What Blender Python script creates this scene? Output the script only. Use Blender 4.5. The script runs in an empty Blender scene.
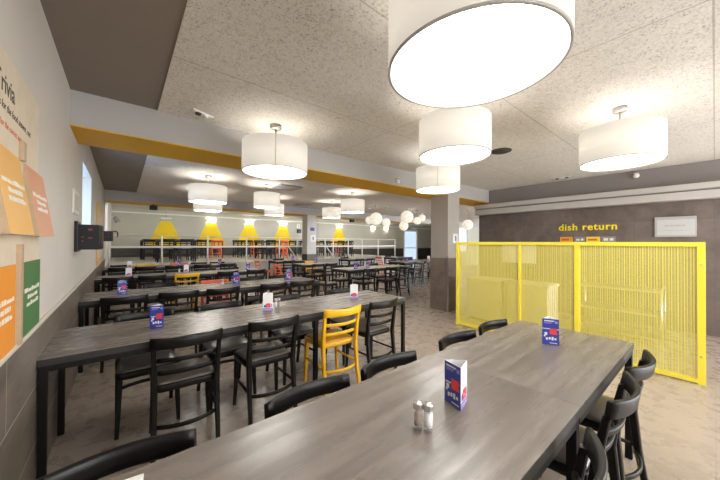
import bpy, bmesh, math, random
from mathutils import Vector, Matrix
random.seed(7)
C = bpy.context.scene.collection
PI = math.pi

# ------------------------------------------------------------------ materials
def mat(name, col, rough=.5, metal=0.0, emit=None, estr=0.0, spec=.5, coat=0.0):
    m = bpy.data.materials.new(name); m.use_nodes = True
    b = m.node_tree.nodes['Principled BSDF']
    b.inputs['Base Color'].default_value = (*col, 1)
    b.inputs['Roughness'].default_value = rough
    b.inputs['Metallic'].default_value = metal
    b.inputs['Specular IOR Level'].default_value = spec
    b.inputs['Coat Weight'].default_value = coat
    if emit:
        b.inputs['Emission Color'].default_value = (*emit, 1)
        b.inputs['Emission Strength'].default_value = estr
    return m

class NT:
    def __init__(s, m):
        s.m = m; s.t = m.node_tree; s.b = s.t.nodes['Principled BSDF']
    def n(s, typ, **kw):
        nd = s.t.nodes.new(typ)
        for k, v in kw.items():
            if k in nd.inputs: nd.inputs[k].default_value = v
            else: setattr(nd, k, v)
        return nd
    def l(s, a, b): s.t.links.new(a, b)
    def coords(s, swiz=None, scale=(1, 1, 1)):
        tc = s.n('ShaderNodeTexCoord'); out = tc.outputs['Object']
        if swiz:
            sp = s.n('ShaderNodeSeparateXYZ'); s.l(out, sp.inputs[0])
            cb = s.n('ShaderNodeCombineXYZ')
            for i, a in enumerate(swiz):
                if a in 'XYZ': s.l(sp.outputs[a], cb.inputs[i])
            out = cb.outputs[0]
        mp = s.n('ShaderNodeMapping'); mp.inputs['Scale'].default_value = scale
        s.l(out, mp.inputs['Vector']); return mp.outputs[0]
    def noise(s, vec, scale, detail=4, rough=.6, dist=0):
        nd = s.n('ShaderNodeTexNoise'); nd.inputs['Scale'].default_value = scale
        nd.inputs['Detail'].default_value = detail; nd.inputs['Roughness'].default_value = rough
        nd.inputs['Distortion'].default_value = dist
        s.l(vec, nd.inputs['Vector']); return nd.outputs['Fac']
    def ramp(s, fac, stops):
        r = s.n('ShaderNodeValToRGB'); e = r.color_ramp.elements
        while len(e) < len(stops): e.new(.5)
        for el, (p, c) in zip(e, stops): el.position = p; el.color = (*c, 1)
        s.l(fac, r.inputs[0]); return r.outputs[0]
    def mix(s, fac, a, b, mode='MIX'):
        m = s.n('ShaderNodeMix'); m.data_type = 'RGBA'; m.blend_type = mode
        for sock, v in ((m.inputs[0], fac), (m.inputs[6], a), (m.inputs[7], b)):
            if isinstance(v, (int, float)): sock.default_value = v
            elif isinstance(v, tuple): sock.default_value = (*v, 1)
            else: s.l(v, sock)
        return m.outputs[2]
    def brick(s, vec, w, h, mortar, offset=0.0):
        bk = s.n('ShaderNodeTexBrick'); bk.offset = offset
        bk.inputs['Scale'].default_value = 1; bk.inputs['Brick Width'].default_value = w
        bk.inputs['Row Height'].default_value = h; bk.inputs['Mortar Size'].default_value = mortar
        bk.inputs['Mortar Smooth'].default_value = .1
        bk.inputs['Color1'].default_value = (0, 0, 0, 1); bk.inputs['Color2'].default_value = (1, 1, 1, 1)
        bk.inputs['Mortar'].default_value = (.5, .5, .5, 1)
        s.l(vec, bk.inputs['Vector']); return bk
    def bump(s, h, strength=.3, dist=.01):
        b = s.n('ShaderNodeBump'); b.inputs['Strength'].default_value = strength; b.inputs['Distance'].default_value = dist
        s.l(h, b.inputs['Height']); s.l(b.outputs[0], s.b.inputs['Normal'])
    def color(s, c): s.l(c, s.b.inputs['Base Color'])

def m_floor():
    m = mat('floor_tile', (.4, .34, .28), .3); t = NT(m)
    v = t.coords(); st = t.coords(None, (.55, 1.5, 1))
    n1 = t.noise(st, .9, 5, .55, .5); n2 = t.noise(v, 7, 6, .65)
    c = t.ramp(n1, [(.15, (.31, .255, .21)), (.5, (.37, .31, .26)), (.85, (.43, .365, .31))])
    c = t.mix(.16, c, t.ramp(n2, [(.15, (.27, .22, .18)), (.85, (.48, .41, .355))]))
    bk = t.brick(v, 1.2, .6, .0025, .5)
    c = t.mix(t.mix(bk.outputs['Fac'], (0, 0, 0), (.55, .55, .55)), c, (.2, .17, .145)); t.color(c)
    r = t.ramp(n2, [(0, (.2, .2, .2)), (1, (.36, .36, .36))]); t.l(r, t.b.inputs['Roughness'])
    t.bump(n2, .06, .004); return m
def m_ceiling():
    m = mat('wood_wool_ceiling', (.7, .65, .58), .95, spec=.1); t = NT(m)
    v = t.coords(); n = t.noise(v, 34, 7, .8, 1.8); n2 = t.noise(v, 1.1, 3)
    c = t.ramp(n, [(.36, (.27, .235, .20)), (.43, (.62, .575, .515)), (.48, (.83, .785, .72)), (.66, (.92, .885, .83))])
    c = t.mix(.18, c, t.ramp(n2, [(.3, (.52, .47, .41)), (.7, (.8, .77, .72))]))
    bk = t.brick(v, 2.4, 1.2, .005, 0)
    c = t.mix(t.mix(bk.outputs['Fac'], (0, 0, 0), (.5, .5, .5)), c, (.3, .27, .24)); t.color(c)
    t.bump(n, .8, .015); return m
def m_wain(name, swiz, w, h, lo, hi, grout, mort, stretch, rough=.45, off=.5):
    m = mat(name, lo, rough); t = NT(m)
    v = t.coords(swiz); st = t.coords(swiz, stretch)
    n = t.noise(st, 3.2, 8, .65, .6); n2 = t.noise(v, 1.6, 3)
    c = t.ramp(n, [(.28, lo), (.72, hi)])
    c = t.mix(.3, c, t.ramp(n2, [(.3, lo), (.7, hi)]))
    bk = t.brick(v, w, h, mort, off)
    sh = t.mix(.12, c, bk.outputs['Color'], 'OVERLAY')
    c = t.mix(bk.outputs['Fac'], sh, grout); t.color(c); return m
def m_wood(name, a, b, c_, scale=1.0, rough=.3):
    m = mat(name, a, rough, spec=.55); t = NT(m)
    v = t.coords(None, (1.1 * scale, 13 * scale, 13 * scale)); w = t.coords(None, (.5, 2.2, 2))
    n = t.noise(v, 1.5, 6, .6, .2); n2 = t.noise(w, 1.6, 2)
    c = t.ramp(n, [(.2, a), (.5, b), (.8, c_)])
    c = t.mix(.28, c, t.ramp(n2, [(.3, a), (.7, c_)])); t.color(c)
    r = t.ramp(n, [(.2, (rough + .1,) * 3), (.8, (rough - .04,) * 3)]); t.l(r, t.b.inputs['Roughness'])
    t.bump(n, .02, .002); return m
def m_paint(name, col, rough=.6):
    m = mat(name, col, rough, spec=.3); t = NT(m)
    n = t.noise(t.coords(), 2.2, 4)
    t.color(t.ramp(n, [(.2, tuple(x * .95 for x in col)), (.8, tuple(min(1, x * 1.04) for x in col))]))
    n3 = t.noise(t.coords(), 90, 2); t.bump(n3, .05, .002); return m
def m_mesh():
    # perforated yellow sheet: round holes a little over a centimetre apart, denser bands between slots
    m = mat('perforated_yellow_metal', (.76, .67, .15), .5, spec=.3); t = NT(m)
    v = t.coords('YZ', (1, 1, 1))
    vo = t.n('ShaderNodeTexVoronoi'); vo.voronoi_dimensions = '2D'; vo.inputs['Scale'].default_value = 110; vo.inputs['Randomness'].default_value = 0
    t.l(v, vo.inputs['Vector'])
    sp = t.n('ShaderNodeSeparateXYZ'); t.l(v, sp.inputs[0])
    mm = t.n('ShaderNodeMath', operation='MULTIPLY'); mm.inputs[1].default_value = 1 / .022; t.l(sp.outputs[0], mm.inputs[0])
    fr = t.n('ShaderNodeMath', operation='FRACT'); t.l(mm.outputs[0], fr.inputs[0])
    band = t.n('ShaderNodeMath', operation='LESS_THAN'); band.inputs[1].default_value = .30; t.l(fr.outputs[0], band.inputs[0])
    hole = t.n('ShaderNodeMath', operation='GREATER_THAN'); hole.inputs[1].default_value = .40; t.l(vo.outputs['Distance'], hole.inputs[0])
    # (distance in cells) solid where far from the hole centre, or inside a solid band
    mx = t.n('ShaderNodeMath', operation='MAXIMUM'); t.l(band.outputs[0], mx.inputs[0]); t.l(hole.outputs[0], mx.inputs[1])
    t.l(mx.outputs[0], t.b.inputs['Alpha']); return m
def m_shade():
    m = mat('lamp_fabric', (.62, .60, .56), .8, emit=(1, .975, .92), estr=.19, spec=.1); t = NT(m)
    n = t.noise(t.coords(None, (1, 1, .2)), 160, 2); t.bump(n, .08, .001)
    tr = t.n('ShaderNodeBsdfTranslucent'); tr.inputs[0].default_value = (.88, .84, .77, 1)
    mx = t.n('ShaderNodeMixShader'); mx.inputs[0].default_value = .3; out = t.t.nodes['Material Output']
    t.l(t.b.outputs[0], mx.inputs[1]); t.l(tr.outputs[0], mx.inputs[2]); t.l(mx.outputs[0], out.inputs['Surface']); return m
def m_crochet():
    m = mat('lit_paper_globe', (.9, .86, .76), .8, emit=(1, .92, .76), estr=.36, spec=.1); t = NT(m)
    vo = t.n('ShaderNodeTexVoronoi'); vo.inputs['Scale'].default_value = 22; t.l(t.coords(), vo.inputs['Vector'])
    t.color(t.ramp(vo.outputs['Distance'], [(.1, (.8, .75, .66)), (.5, (.42, .36, .27))])); t.bump(vo.outputs['Distance'], .5, .01); return m

M = {}
M['floor'] = m_floor(); M['ceil'] = m_ceiling()
M['wain'] = m_wain('gray_oak_wall_tile', 'YZ', 1.2, .31, (.08, .065, .055), (.235, .20, .17), (.55, .50, .44), .0026, (.7, 3, 1))
M['dish'] = m_wain('dark_stone_tile', 'YZ', .9, .6, (.085, .066, .058), (.215, .172, .155), (.12, .1, .09), .004, (1.3, 1.3, 1), .42, 0)
M['coltile'] = m_wain('brown_stone_tile', 'YZ', .5, .42, (.10, .075, .06), (.25, .195, .16), (.12, .1, .085), .004, (1.3, 1.3, 1), .42, 0)
M['darkwain'] = m_wain('dark_back_panel', 'XZ', 1.2, .4, (.028, .024, .022), (.07, .06, .055), (.05, .045, .04), .004, (1, 2, 1))
M['wall'] = m_paint('gray_wall_paint', (.66, .635, .60)); M['backwall'] = m_paint('olive_gray_paint', (.50, .49, .42))
M['beam'] = m_paint('beam_gray_paint', (.43, .42, .41)); M['upper'] = m_paint('slate_gray_paint', (.25, .225, .22))
M['recess'] = m_paint('taupe_soffit_paint', (.25, .21, .18)); M['white'] = m_paint('white_paint', (.8, .79, .76))
M['yelpaint'] = m_paint('ochre_yellow_paint', (.72, .40, .02)); M['sill'] = m_paint('cream_trim', (.66, .62, .56))
M['trap'] = m_paint('bright_yellow_wall_paint', (.86, .62, .01)); M['colpaint'] = m_paint('column_paint', (.42, .395, .355))
M['colwhite'] = m_paint('pale_column_paint', (.62, .60, .57))
M['ledge'] = m_paint('pale_gray_cornice', (.50, .475, .455), .45)
M['table'] = m_wood('gray_wood_top', (.085, .071, .062), (.165, .143, .126), (.30, .268, .24), 1, .25)
M['glaretop'] = m_wood('gray_wood_top_painted_glare', (.36, .32, .265), (.45, .405, .34), (.54, .49, .42), 1, .25)  # top colour lightened to stand in for bright reflections on these tables
M['tedge'] = m_wood('gray_wood_edge', (.010, .009, .008), (.016, .0145, .0135), (.028, .025, .023), 1, .45)
M['tleg'] = mat('black_metal', (.007, .0065, .0065), .5, spec=.2)
M['chblack'] = mat('black_lacquered_wood', (.006, .0052, .0048), .36, spec=.28)
M['pad'] = mat('dark_brown_vinyl', (.15, .13, .115), .28, spec=.6)
M['chyellow'] = mat('yellow_lacquered_wood', (.84, .47, .012), .36); M['padyellow'] = mat('honey_wood', (.62, .30, .03), .36)
M['chred'] = mat('orange_red_lacquered_wood', (.78, .14, .05), .38); M['padred'] = mat('orange_red_seat', (.7, .12, .05), .36)
M['screen'] = m_mesh(); M['scframe'] = mat('yellow_painted_steel', (.86, .73, .06), .42)
M['shade'] = m_shade(); M['globe'] = m_crochet()
M['diff'] = mat('lit_diffuser', (.9, .9, .88), .6, emit=(1, .975, .92), estr=6.5)
M['hem'] = mat('shade_hem', (.42, .40, .37), .6); M['seam'] = mat('gold_seam', (.62, .48, .20), .5)
M['chrome'] = mat('brushed_steel', (.62, .61, .60), .28, 1.0); M['nickel'] = mat('nickel', (.55, .52, .48), .35, .8)
M['salt'] = mat('white_salt', (.78, .79, .82), .35); M['pepper'] = mat('brown_pepper', (.27, .19, .13), .4)
def glass():
    m = mat('clear_glass', (.95, .97, .97), .04, spec=.8); m.node_tree.nodes['Principled BSDF'].inputs['Alpha'].default_value = .14
    return m
M['glass'] = glass()
M['blue'] = mat('blue_card', (.025, .05, .34), .4); M['cardwhite'] = mat('white_card', (.82, .82, .84), .45)
M['cardred'] = mat('red_print', (.75, .06, .06), .45); M['lilac'] = mat('lilac_print', (.36, .30, .62), .45)
M['cream'] = m_wood('pale_birch_board', (.66, .56, .43), (.72, .63, .50), (.77, .69, .57), .6, .5)
M['edgewood'] = m_wood('plywood_edge', (.40, .28, .18), (.47, .34, .22), (.55, .41, .28), 1, .55)
M['fl_yellow'] = mat('amber_flap', (.80, .46, .13), .5); M['fl_pink'] = mat('salmon_flap', (.70, .35, .21), .5)
M['fl_orange'] = mat('orange_flap', (.86, .33, .035), .5); M['fl_green'] = mat('green_flap', (.075, .21, .07), .5)
M['ink'] = mat('dark_lettering', (.045, .035, .03), .6); M['redink'] = mat('orange_red_lettering', (.62, .13, .05), .6)
M['whiteink'] = mat('white_lettering', (.85, .82, .76), .5); M['yelink'] = mat('yellow_lettering', (.95, .78, .03), .4)
M['blackbox'] = mat('black_plastic', (.008, .008, .011), .35, spec=.3); M['redled'] = mat('red_indicator', (.10, .004, .012), .3, emit=(1, .04, .12), estr=.05)
M['pane'] = mat('daylit_pane', (.5, .6, .7), .2, emit=(.62, .78, 1), estr=.45)
M['panewin'] = mat('daylit_frosted_pane', (.5, .6, .7), .2, emit=(.50, .70, 1), estr=1.9)
M['panebig'] = mat('added_near_window_pane', (.5, .6, .7), .2, emit=(.98, .97, .96), estr=7.0)
M['paneside'] = mat('added_side_window_pane', (.5, .6, .7), .2, emit=(.9, .94, 1), estr=16)
M['amber'] = m_wood('amber_wood', (.60, .36, .12), (.70, .45, .17), (.78, .54, .25), 1, .4)
M['signgray'] = mat('gray_sign', (.28, .27, .29), .5); M['signorange'] = mat('orange_sign', (.88, .40, .03), .5); M['signyellow'] = mat('yellow_sign', (.9, .62, .04), .5)
M['board'] = mat('silver_board', (.42, .42, .42), .35, .2); M['boardface'] = mat('pale_board_face', (.52, .53, .54), .3)
M['bin'] = mat('cream_bin', (.70, .66, .56), .5); M['bindark'] = mat('bin_opening', (.10, .09, .08), .6)
M['uplight'] = mat('lit_sconce_glass', (.9, .9, .85), .5, emit=(1, .95, .82), estr=15); M['striplight'] = mat('added_strip_glow', (.9, .9, .85), .5, emit=(1, .95, .84), estr=75); M['dark'] = mat('dark_grille', (.05, .045, .04), .6)
M['bluetext'] = mat('blue_lettering', (.05, .08, .35), .5)

# ------------------------------------------------------------------ mesh helpers
class MB:
    def __init__(s): s.bm = bmesh.new(); s.mats = []
    def mi(s, m):
        if m not in s.mats: s.mats.append(m)
        return s.mats.index(m)
    def face(s, pts, m=None, smooth=False):
        f = s.bm.faces.new([s.bm.verts.new(p) for p in pts])
        if m: f.material_index = s.mi(m)
        f.smooth = smooth; return f
    def box(s, lo, hi, m=None, bev=0, M4=None):
        b2 = bmesh.new()
        bmesh.ops.create_cube(b2, size=1)
        d = [hi[i] - lo[i] for i in range(3)]; c = [(hi[i] + lo[i]) / 2 for i in range(3)]
        for v in b2.verts: v.co = Vector([v.co[i] * d[i] + c[i] for i in range(3)])
        if bev: bmesh.ops.bevel(b2, geom=list(b2.edges), offset=bev, segments=2, profile=.6, affect='EDGES')
        s.add(b2, m, M4); return s
    def add(s, b2, m=None, M4=None, smooth=None):
        idx = s.mi(m) if m else 0
        mp = {}
        for v in b2.verts: mp[v] = s.bm.verts.new(M4 @ v.co if M4 else v.co)
        for f in b2.faces:
            try: nf = s.bm.faces.new([mp[v] for v in f.verts])
            except ValueError: continue
            nf.material_index = idx; nf.smooth = f.smooth if smooth is None else smooth
        b2.free()
    def sweep(s, path, secs, m=None, smooth=True, cap=True):
        """tube: at each path point a closed ring of offsets in the given frame: secs[i] = list of Vector offsets"""
        rings = [[s.bm.verts.new(Vector(p) + o) for o in sec] for p, sec in zip(path, secs)]
        idx = s.mi(m) if m else 0; k = len(rings[0])
        for a, b in zip(rings, rings[1:]):
            for j in range(k):
                f = s.bm.faces.new((a[j], a[(j + 1) % k], b[(j + 1) % k], b[j])); f.smooth = smooth; f.material_index = idx
        if cap:
            for r in (rings[0], rings[-1]):
                f = s.bm.faces.new(r); f.material_index = idx
        return s
    def tube(s, path, r, m=None, k=8, smooth=True):
        path = [Vector(p) for p in path]; secs = []
        rs = r if isinstance(r, (list, tuple)) else [r] * len(path)
        for i, p in enumerate(path):
            d = (path[min(i + 1, len(path) - 1)] - path[max(i - 1, 0)]).normalized()
            u = d.cross(Vector((0, 0, 1)) if abs(d.z) < .9 else Vector((1, 0, 0))).normalized(); w = d.cross(u).normalized()
            secs.append([(u * math.cos(2 * PI * j / k) + w * math.sin(2 * PI * j / k)) * rs[i] for j in range(k)])
        return s.sweep(path, secs, m, smooth)
    def lathe(s, prof, k=48, m=None, c=(0, 0, 0), smooth=True, close=False):
        rings = []
        for r, z in prof:
            rings.append([s.bm.verts.new((c[0] + r * math.cos(2 * PI * j / k), c[1] + r * math.sin(2 * PI * j / k), c[2] + z)) for j in range(k)] if r > 1e-6 else [s.bm.verts.new((c[0], c[1], c[2] + z))])
        idx = s.mi(m) if m else 0
        pairs = list(zip(rings, rings[1:])) + ([(rings[-1], rings[0])] if close else [])
        for a, b in pairs:
            for j in range(k):
                q = [a[j % len(a)], a[(j + 1) % k % len(a)], b[(j + 1) % k % len(b)], b[j % len(b)]]
                u = []
                for v in q:
                    if v not in u: u.append(v)
                if len(u) > 2:
                    f = s.bm.faces.new(u); f.smooth = smooth; f.material_index = idx
        return s
    def mesh(s, name, m=None):
        bmesh.ops.recalc_face_normals(s.bm, faces=list(s.bm.faces))
        me = bpy.data.meshes.new(name); s.bm.to_mesh(me); s.bm.free()
        for x in (s.mats or [m]):
            me.materials.append(x)
        return me
    def obj(s, name, m=None, parent=None):
        if m and not s.mats: s.mats = [m]
        me = s.mesh(name, m); o = bpy.data.objects.new(name, me); C.objects.link(o)
        if parent: o.parent = parent
        return o

def tag(o, label=None, cat=None, group=None, kind=None):
    if label: o['label'] = label
    if cat: o['category'] = cat
    if group: o['group'] = group
    if kind: o['kind'] = kind
    return o
def empty(name, loc, rz=0, label=None, cat=None, group=None):
    o = bpy.data.objects.new(name, None); C.objects.link(o); o.empty_display_size = .1
    o.location = loc; o.rotation_euler = (0, 0, rz); return tag(o, label, cat, group)
KIDS = {}
def kids(o):
    return [x for x in C.objects if x.parent == o]
def copy_tree(o, parent=None):
    if o.name not in KIDS: KIDS[o.name] = kids(o)
    c = o.copy(); C.objects.link(c)
    if parent: c.parent = parent
    for ch in KIDS[o.name]: copy_tree(ch, c)
    return c
def struct(name, mb, m=None):
    return tag(mb.obj(name, m), kind='structure')
def text(name, body, size, m, M4, parent=None, depth=.004, spacing=1.0, bold=0.0, align='LEFT'):
    cu = bpy.data.curves.new(name, 'FONT'); cu.body = body; cu.size = size; cu.extrude = depth; cu.space_character = spacing; cu.offset = bold; cu.align_x = align
    t = bpy.data.objects.new('tmp_text', cu); C.objects.link(t)
    dg = bpy.context.evaluated_depsgraph_get(); me = bpy.data.meshes.new_from_object(t.evaluated_get(dg))
    bpy.data.objects.remove(t); bpy.data.curves.remove(cu)
    me.transform(M4); me.materials.clear(); me.materials.append(m); me.name = name
    o = bpy.data.objects.new(name, me); C.objects.link(o)
    if parent: o.parent = parent
    return o
def basis(origin, x, y):
    x = Vector(x); y = Vector(y); z = x.cross(y)
    m = Matrix((x, y, z)).transposed().to_4x4(); m.translation = Vector(origin); return m

# ------------------------------------------------------------------ the room
XW, ZC, XR = -.36, 2.70, 7.0          # grey wall, ceiling, dish-return wall
YB0, YB1, ZB = 3.53, 4.15, 2.40       # big beam
YP, ZP, YW, ZC2 = 10.5, .70, 16.5, 2.88   # raised platform, its floor, end wall, its ceiling
XE = 30.0; YN = -2.6
struct('floor', MB().box((XW - .3, YN - .2, -.12), (XE, YW + .2, 0)), M['floor'])
# main acoustic ceilings, the smooth recess beside them
struct('ceiling', MB().box((.262, YN - .2, ZC), (XE, YB0, ZC + .2)), M['ceil'])
struct('ceiling_2', MB().box((.285, YB1, ZC), (XE, 9.8, ZC + .2)), M['ceil'])
struct('ceiling_3', MB().box((XW - .2, YN - .2, ZC + .015), (.262, YB0 + .02, ZC + .25)), M['recess'])
struct('ceiling_4', MB().box((XW - .2, YB1 - .02, ZC + .015), (.285, 9.82, ZC + .25)), M['recess'])
struct('ceiling_5', MB().box((XW - .2, 10.4, ZC2), (XE, YW + .2, ZC2 + .2)), M['white'])
# grey side wall with two window openings
def wall_holes(name, m, lo, hi, t, holes, axis):
    """slab in plane (axis Y: along Y, thickness in X from t[0] to t[1]) with rectangular holes (a0,a1,z0,z1)"""
    mb = MB(); xs = sorted({lo[0], hi[0], *[h[0] for h in holes], *[h[1] for h in holes]}); zs = sorted({lo[1], hi[1], *[h[2] for h in holes], *[h[3] for h in holes]})
    for a0, a1 in zip(xs, xs[1:]):
        for z0, z1 in zip(zs, zs[1:]):
            ca, cz = (a0 + a1) / 2, (z0 + z1) / 2
            if any(h[0] < ca < h[1] and h[2] < cz < h[3] for h in holes): continue
            if axis == 'Y': mb.box((t[0], a0, z0), (t[1], a1, z1))
            else: mb.box((a0, t[0], z0), (a1, t[1], z1))
    return struct(name, mb, m)
ZWN = .93
WIN = (4.62, 5.86, 1.35, 2.33); WIN2 = (10.5, 12.0, 1.45, 2.55)
wall_holes('wall_left', M['wall'], (YN - .2, 0), (YW + .2, 2.95), (XW - .28, XW), [WIN, WIN2], 'Y')
struct('wall_left_panelling', MB().box((XW, YN, 0), (XW + .008, YP, ZWN)), M['wain'])
struct('trim_1', MB().box((XW, YN, ZWN), (XW + .016, YP, ZWN + .022), bev=.004), M['sill'])
def window(n, x, a0, a1, z0, z1, axis, pane, inset, sgn, bars=1):
    fr = MB()
    d = .05
    def bx(p0, p1, q0, q1):
        lo, hi = sorted((x + sgn * inset, x + sgn * (inset + d)))
        if axis == 'Y': fr.box((lo, p0, q0), (hi, p1, q1))
        else: fr.box((p0, lo, q0), (p1, hi, q1))
    w = .045
    bx(a0, a1, z0, z0 + w); bx(a0, a1, z1 - w, z1); bx(a0, a0 + w, z0 + w, z1 - w); bx(a1 - w, a1, z0 + w, z1 - w)
    for i in range(bars):
        c = a0 + (a1 - a0) * (i + 1) / (bars + 1); bx(c - .02, c + .02, z0 + w, z1 - w)
    f = struct('window_%d' % n, fr, M['white'])
    p = MB(); lo, hi = sorted((x + sgn * (inset + .02), x + sgn * (inset + .03)))
    if axis == 'Y': p.box((lo, a0 + .01, z0 + .01), (hi, a1 - .01, z1 - .01))
    else: p.box((a0 + .01, lo, z0 + .01), (a1 - .01, hi, z1 - .01))
    p.obj('pane', pane, f); return f
window(1, XW, *WIN, 'Y', M['panewin'], .16, -1)
window(2, XW, *WIN2, 'Y', M['pane'], .12, -1)
# wall behind the photographer, with unseen tall windows added to brighten the hall
NW = [(3.6, 5.0, .1, 2.3), (5.3, 6.7, .1, 2.3), (.6, 2.6, .9, 2.3)]
wall_holes('wall_near', M['wall'], (XW - .3, 0), (XR + .3, 2.95), (YN - .25, YN), NW, 'X')
for i, wv in enumerate(NW): window(3 + i, YN, *wv, 'X', M['panebig'], .1, -1, 2)
# big beam: grey face, ochre underside
bm_ = MB(); bm_.box((XW - .05, YB0, ZB + .012), (XE, YB1, ZC + .2), M['beam']); bm_.box((XW - .05, YB0 + .001, ZB), (XE, YB1 - .001, ZB + .011), M['yelpaint'])
struct('beam', bm_)
b2 = MB(); b2.box((XW - .05, 9.8, 2.452), (XE, 10.4, ZC2 + .2), M['beam']); b2.box((XW - .05, 9.801, 2.44), (XE, 10.399, 2.451), M['yelpaint'])
struct('beam_2', b2)
# dish-return wall with cornice
struct('wall_right', MB().box((XR, YN, 2.1), (XR + .9, YB0, ZC)), M['upper'])
struct('wall_right_tiles', MB().box((XR - .012, YN, 0), (XR + .9, 3.78, 2.12)), M['dish'])
lg = MB(); lg.box((XR - .20, YN, 2.10), (XR - .012, 3.80, 2.225), M['ledge'], .006); lg.box((XR - .165, YN, 2.225), (XR - .012, 3.79, 2.25), M['upper']); lg.box((XR - .215, YN, 2.25), (XR - .012, 3.80, 2.345), M['ledge'], .012)
struct('trim_2', lg)
# end wall, platform, far walls
DOOR = (18.3, 19.9, 0.02, 2.42); FWIN = (22.9, 24.6, .9, 2.5); AWIN = (15.85, 16.85, .9, 2.36)
wall_holes('wall_back', M['backwall'], (XW - .3, 0), (XE + .2, 3.05), (YW, YW + .25), [DOOR, FWIN], 'X')
struct('wall_back_panelling', MB().box((XW, YW - .02, ZP), (11.3, YW, ZP + .50)), M['darkwain'])
struct('wall_back_panelling_2', MB().box((11.3, YW - .02, 0), (18.2, YW, .95)), M['darkwain'])
struct('wall_back_panelling_3', MB().box((20.05, YW - .02, 0), (22.6, YW, .95)), M['darkwain'])
wall_holes('wall_aisle', M['backwall'], (14.3, 0), (XE, 2.44), (9.85, 10.1), [AWIN], 'X'); window(10, 9.85, *AWIN, 'X', M['pane'], .08, 1, 0)
d1 = window(6, YW, *FWIN, 'X', M['pane'], .1, 1)
dr = MB()
for lo, hi in (((18.2, YW - .03, 0), (18.32, YW + .1, 2.5)), ((19.88, YW - .03, 0), (20.0, YW + .1, 2.5)), ((18.32, YW - .03, 2.38), (19.88, YW + .1, 2.5)), ((18.32, YW + .02, .95), (19.88, YW + .07, 1.02))): dr.box(lo, hi)
dr = struct('door_1', dr, M['white'])
MB().box((18.32, YW + .08, .02), (19.88, YW + .1, 2.38)).obj('pane', M['pane'], dr)
struct('wall_far', MB().box((XE, YN, 0), (XE + .2, YW, 3)), M['wall'])
SW = [(9.0, 12.5, .3, 2.4), (13.5, 17.0, .3, 2.4), (18.0, 21.5, .3, 2.4)]  # hidden windows added in the side wall to light the far hall
wall_holes('wall_side', M['wall'], (XR + .9, 0), (XE, 3), (YN - .2, YN), SW, 'X')
for i, wv in enumerate(SW): window(7 + i, YN, *wv, 'X', M['paneside'], .1, -1, 3)
struct('floor_platform', MB().box((XW, YP, 0), (11.1, YW, ZP)), m_paint('pale_platform_floor', (.47, .45, .42), .5))
struct('trim_3', MB().box((XW, YW - .09, 2.66), (XE, YW, 2.72)), M['white'])
struct('trim_4', MB().box((9.7, YW - .1, ZP), (9.95, YW, 2.66)), M['beam'])

# columns
cl = MB(); cl.box((5.16, 3.46, 0), (5.60, 3.90, 1.09), M['coltile']); cl.box((5.17, 3.47, 1.09), (5.59, 3.89, ZB), M['colpaint'])
cl.box((5.15, 3.45, 0), (5.178, 3.478, 1.10), M['chrome'])
cl = struct('column', cl)
c2 = MB(); c2.box((5.44, 9.8, .95), (5.83, 10.2, 2.44), M['colwhite']); c2.box((5.43, 9.79, 0), (5.84, 10.2, .95), M['darkwain'])
struct('column_2', c2)

# ------------------------------------------------------------------ tables
def make_table(L, W, name='long_table', skip=(), top='table'):
    root = empty(name, (0, 0, 0))
    MB().box((0, 0, .715), (L, W, .753), bev=.0012).obj('tabletop', M[top], root)
    # edge band
    eb = MB()
    for lo, hi in (((-.0005, -.0005, .714), (L + .0005, .004, .7505)), ((-.0005, W - .004, .714), (L + .0005, W + .0005, .7505)), ((-.0005, .004, .714), (.004, W - .004, .7505)), ((L - .004, .004, .714), (L + .0005, W - .004, .7505))): eb.box(lo, hi)
    eb.obj('edge_band', M['tedge'], root)
    ap = MB(); e = .004; t = .036
    for lo, hi in (((e, e, .68), (L - e, e + t, .714)), ((e, W - e - t, .68), (L - e, W - e, .714)), ((e, e + t, .68), (e + t, W - e - t, .714)), ((L - e - t, e + t, .68), (L - e, W - e - t, .714))): ap.box(lo, hi)
    ap.obj('frame', M['tleg'], root)
    for x in (e, L - e - t):
        for y in (e, W - e - t):
            if (x > L / 2, y > W / 2) in skip: continue
            MB().box((x, y, 0), (x + t, y + t, .68), bev=.003).obj('leg', M['tleg'], root)
    return root
TA, TB = 1.768, 1.19; TW = .705
tabA = make_table(TA, TW, skip=((True, True),)); tabB = make_table(TB, TW, skip=((False, False), (False, True)))
ORD = ['first', 'second', 'third', 'fourth', 'fifth', 'sixth', 'seventh', 'eighth']
TY = [.34, 2.325, 4.27, 6.55, 8.85]
XT = XW + .01
for i, y in enumerate(TY):
    row = ['the nearest', 'the second', 'the third', 'the fourth', 'the last'][i]
    for k, (proto, x) in enumerate(((tabA, XT), (tabB, XT + TA + .0015))):
        o = proto if i == 0 else copy_tree(proto)
        o.location = (x, y, 0)
        if i == 0 and k == 0: lb = 'long grey wood table in front, with salt and pepper shakers and a blue card'
        elif i == 0: lb = 'grey wood table in front, beside the yellow screen, with one blue card on it'
        else: lb = '%s in %s long row from the front' % ('longer grey wood table against the grey wall' if k == 0 else 'shorter grey wood table at the aisle end', row)
        tag(o, lb, 'table', 'long grey dining tables')

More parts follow.
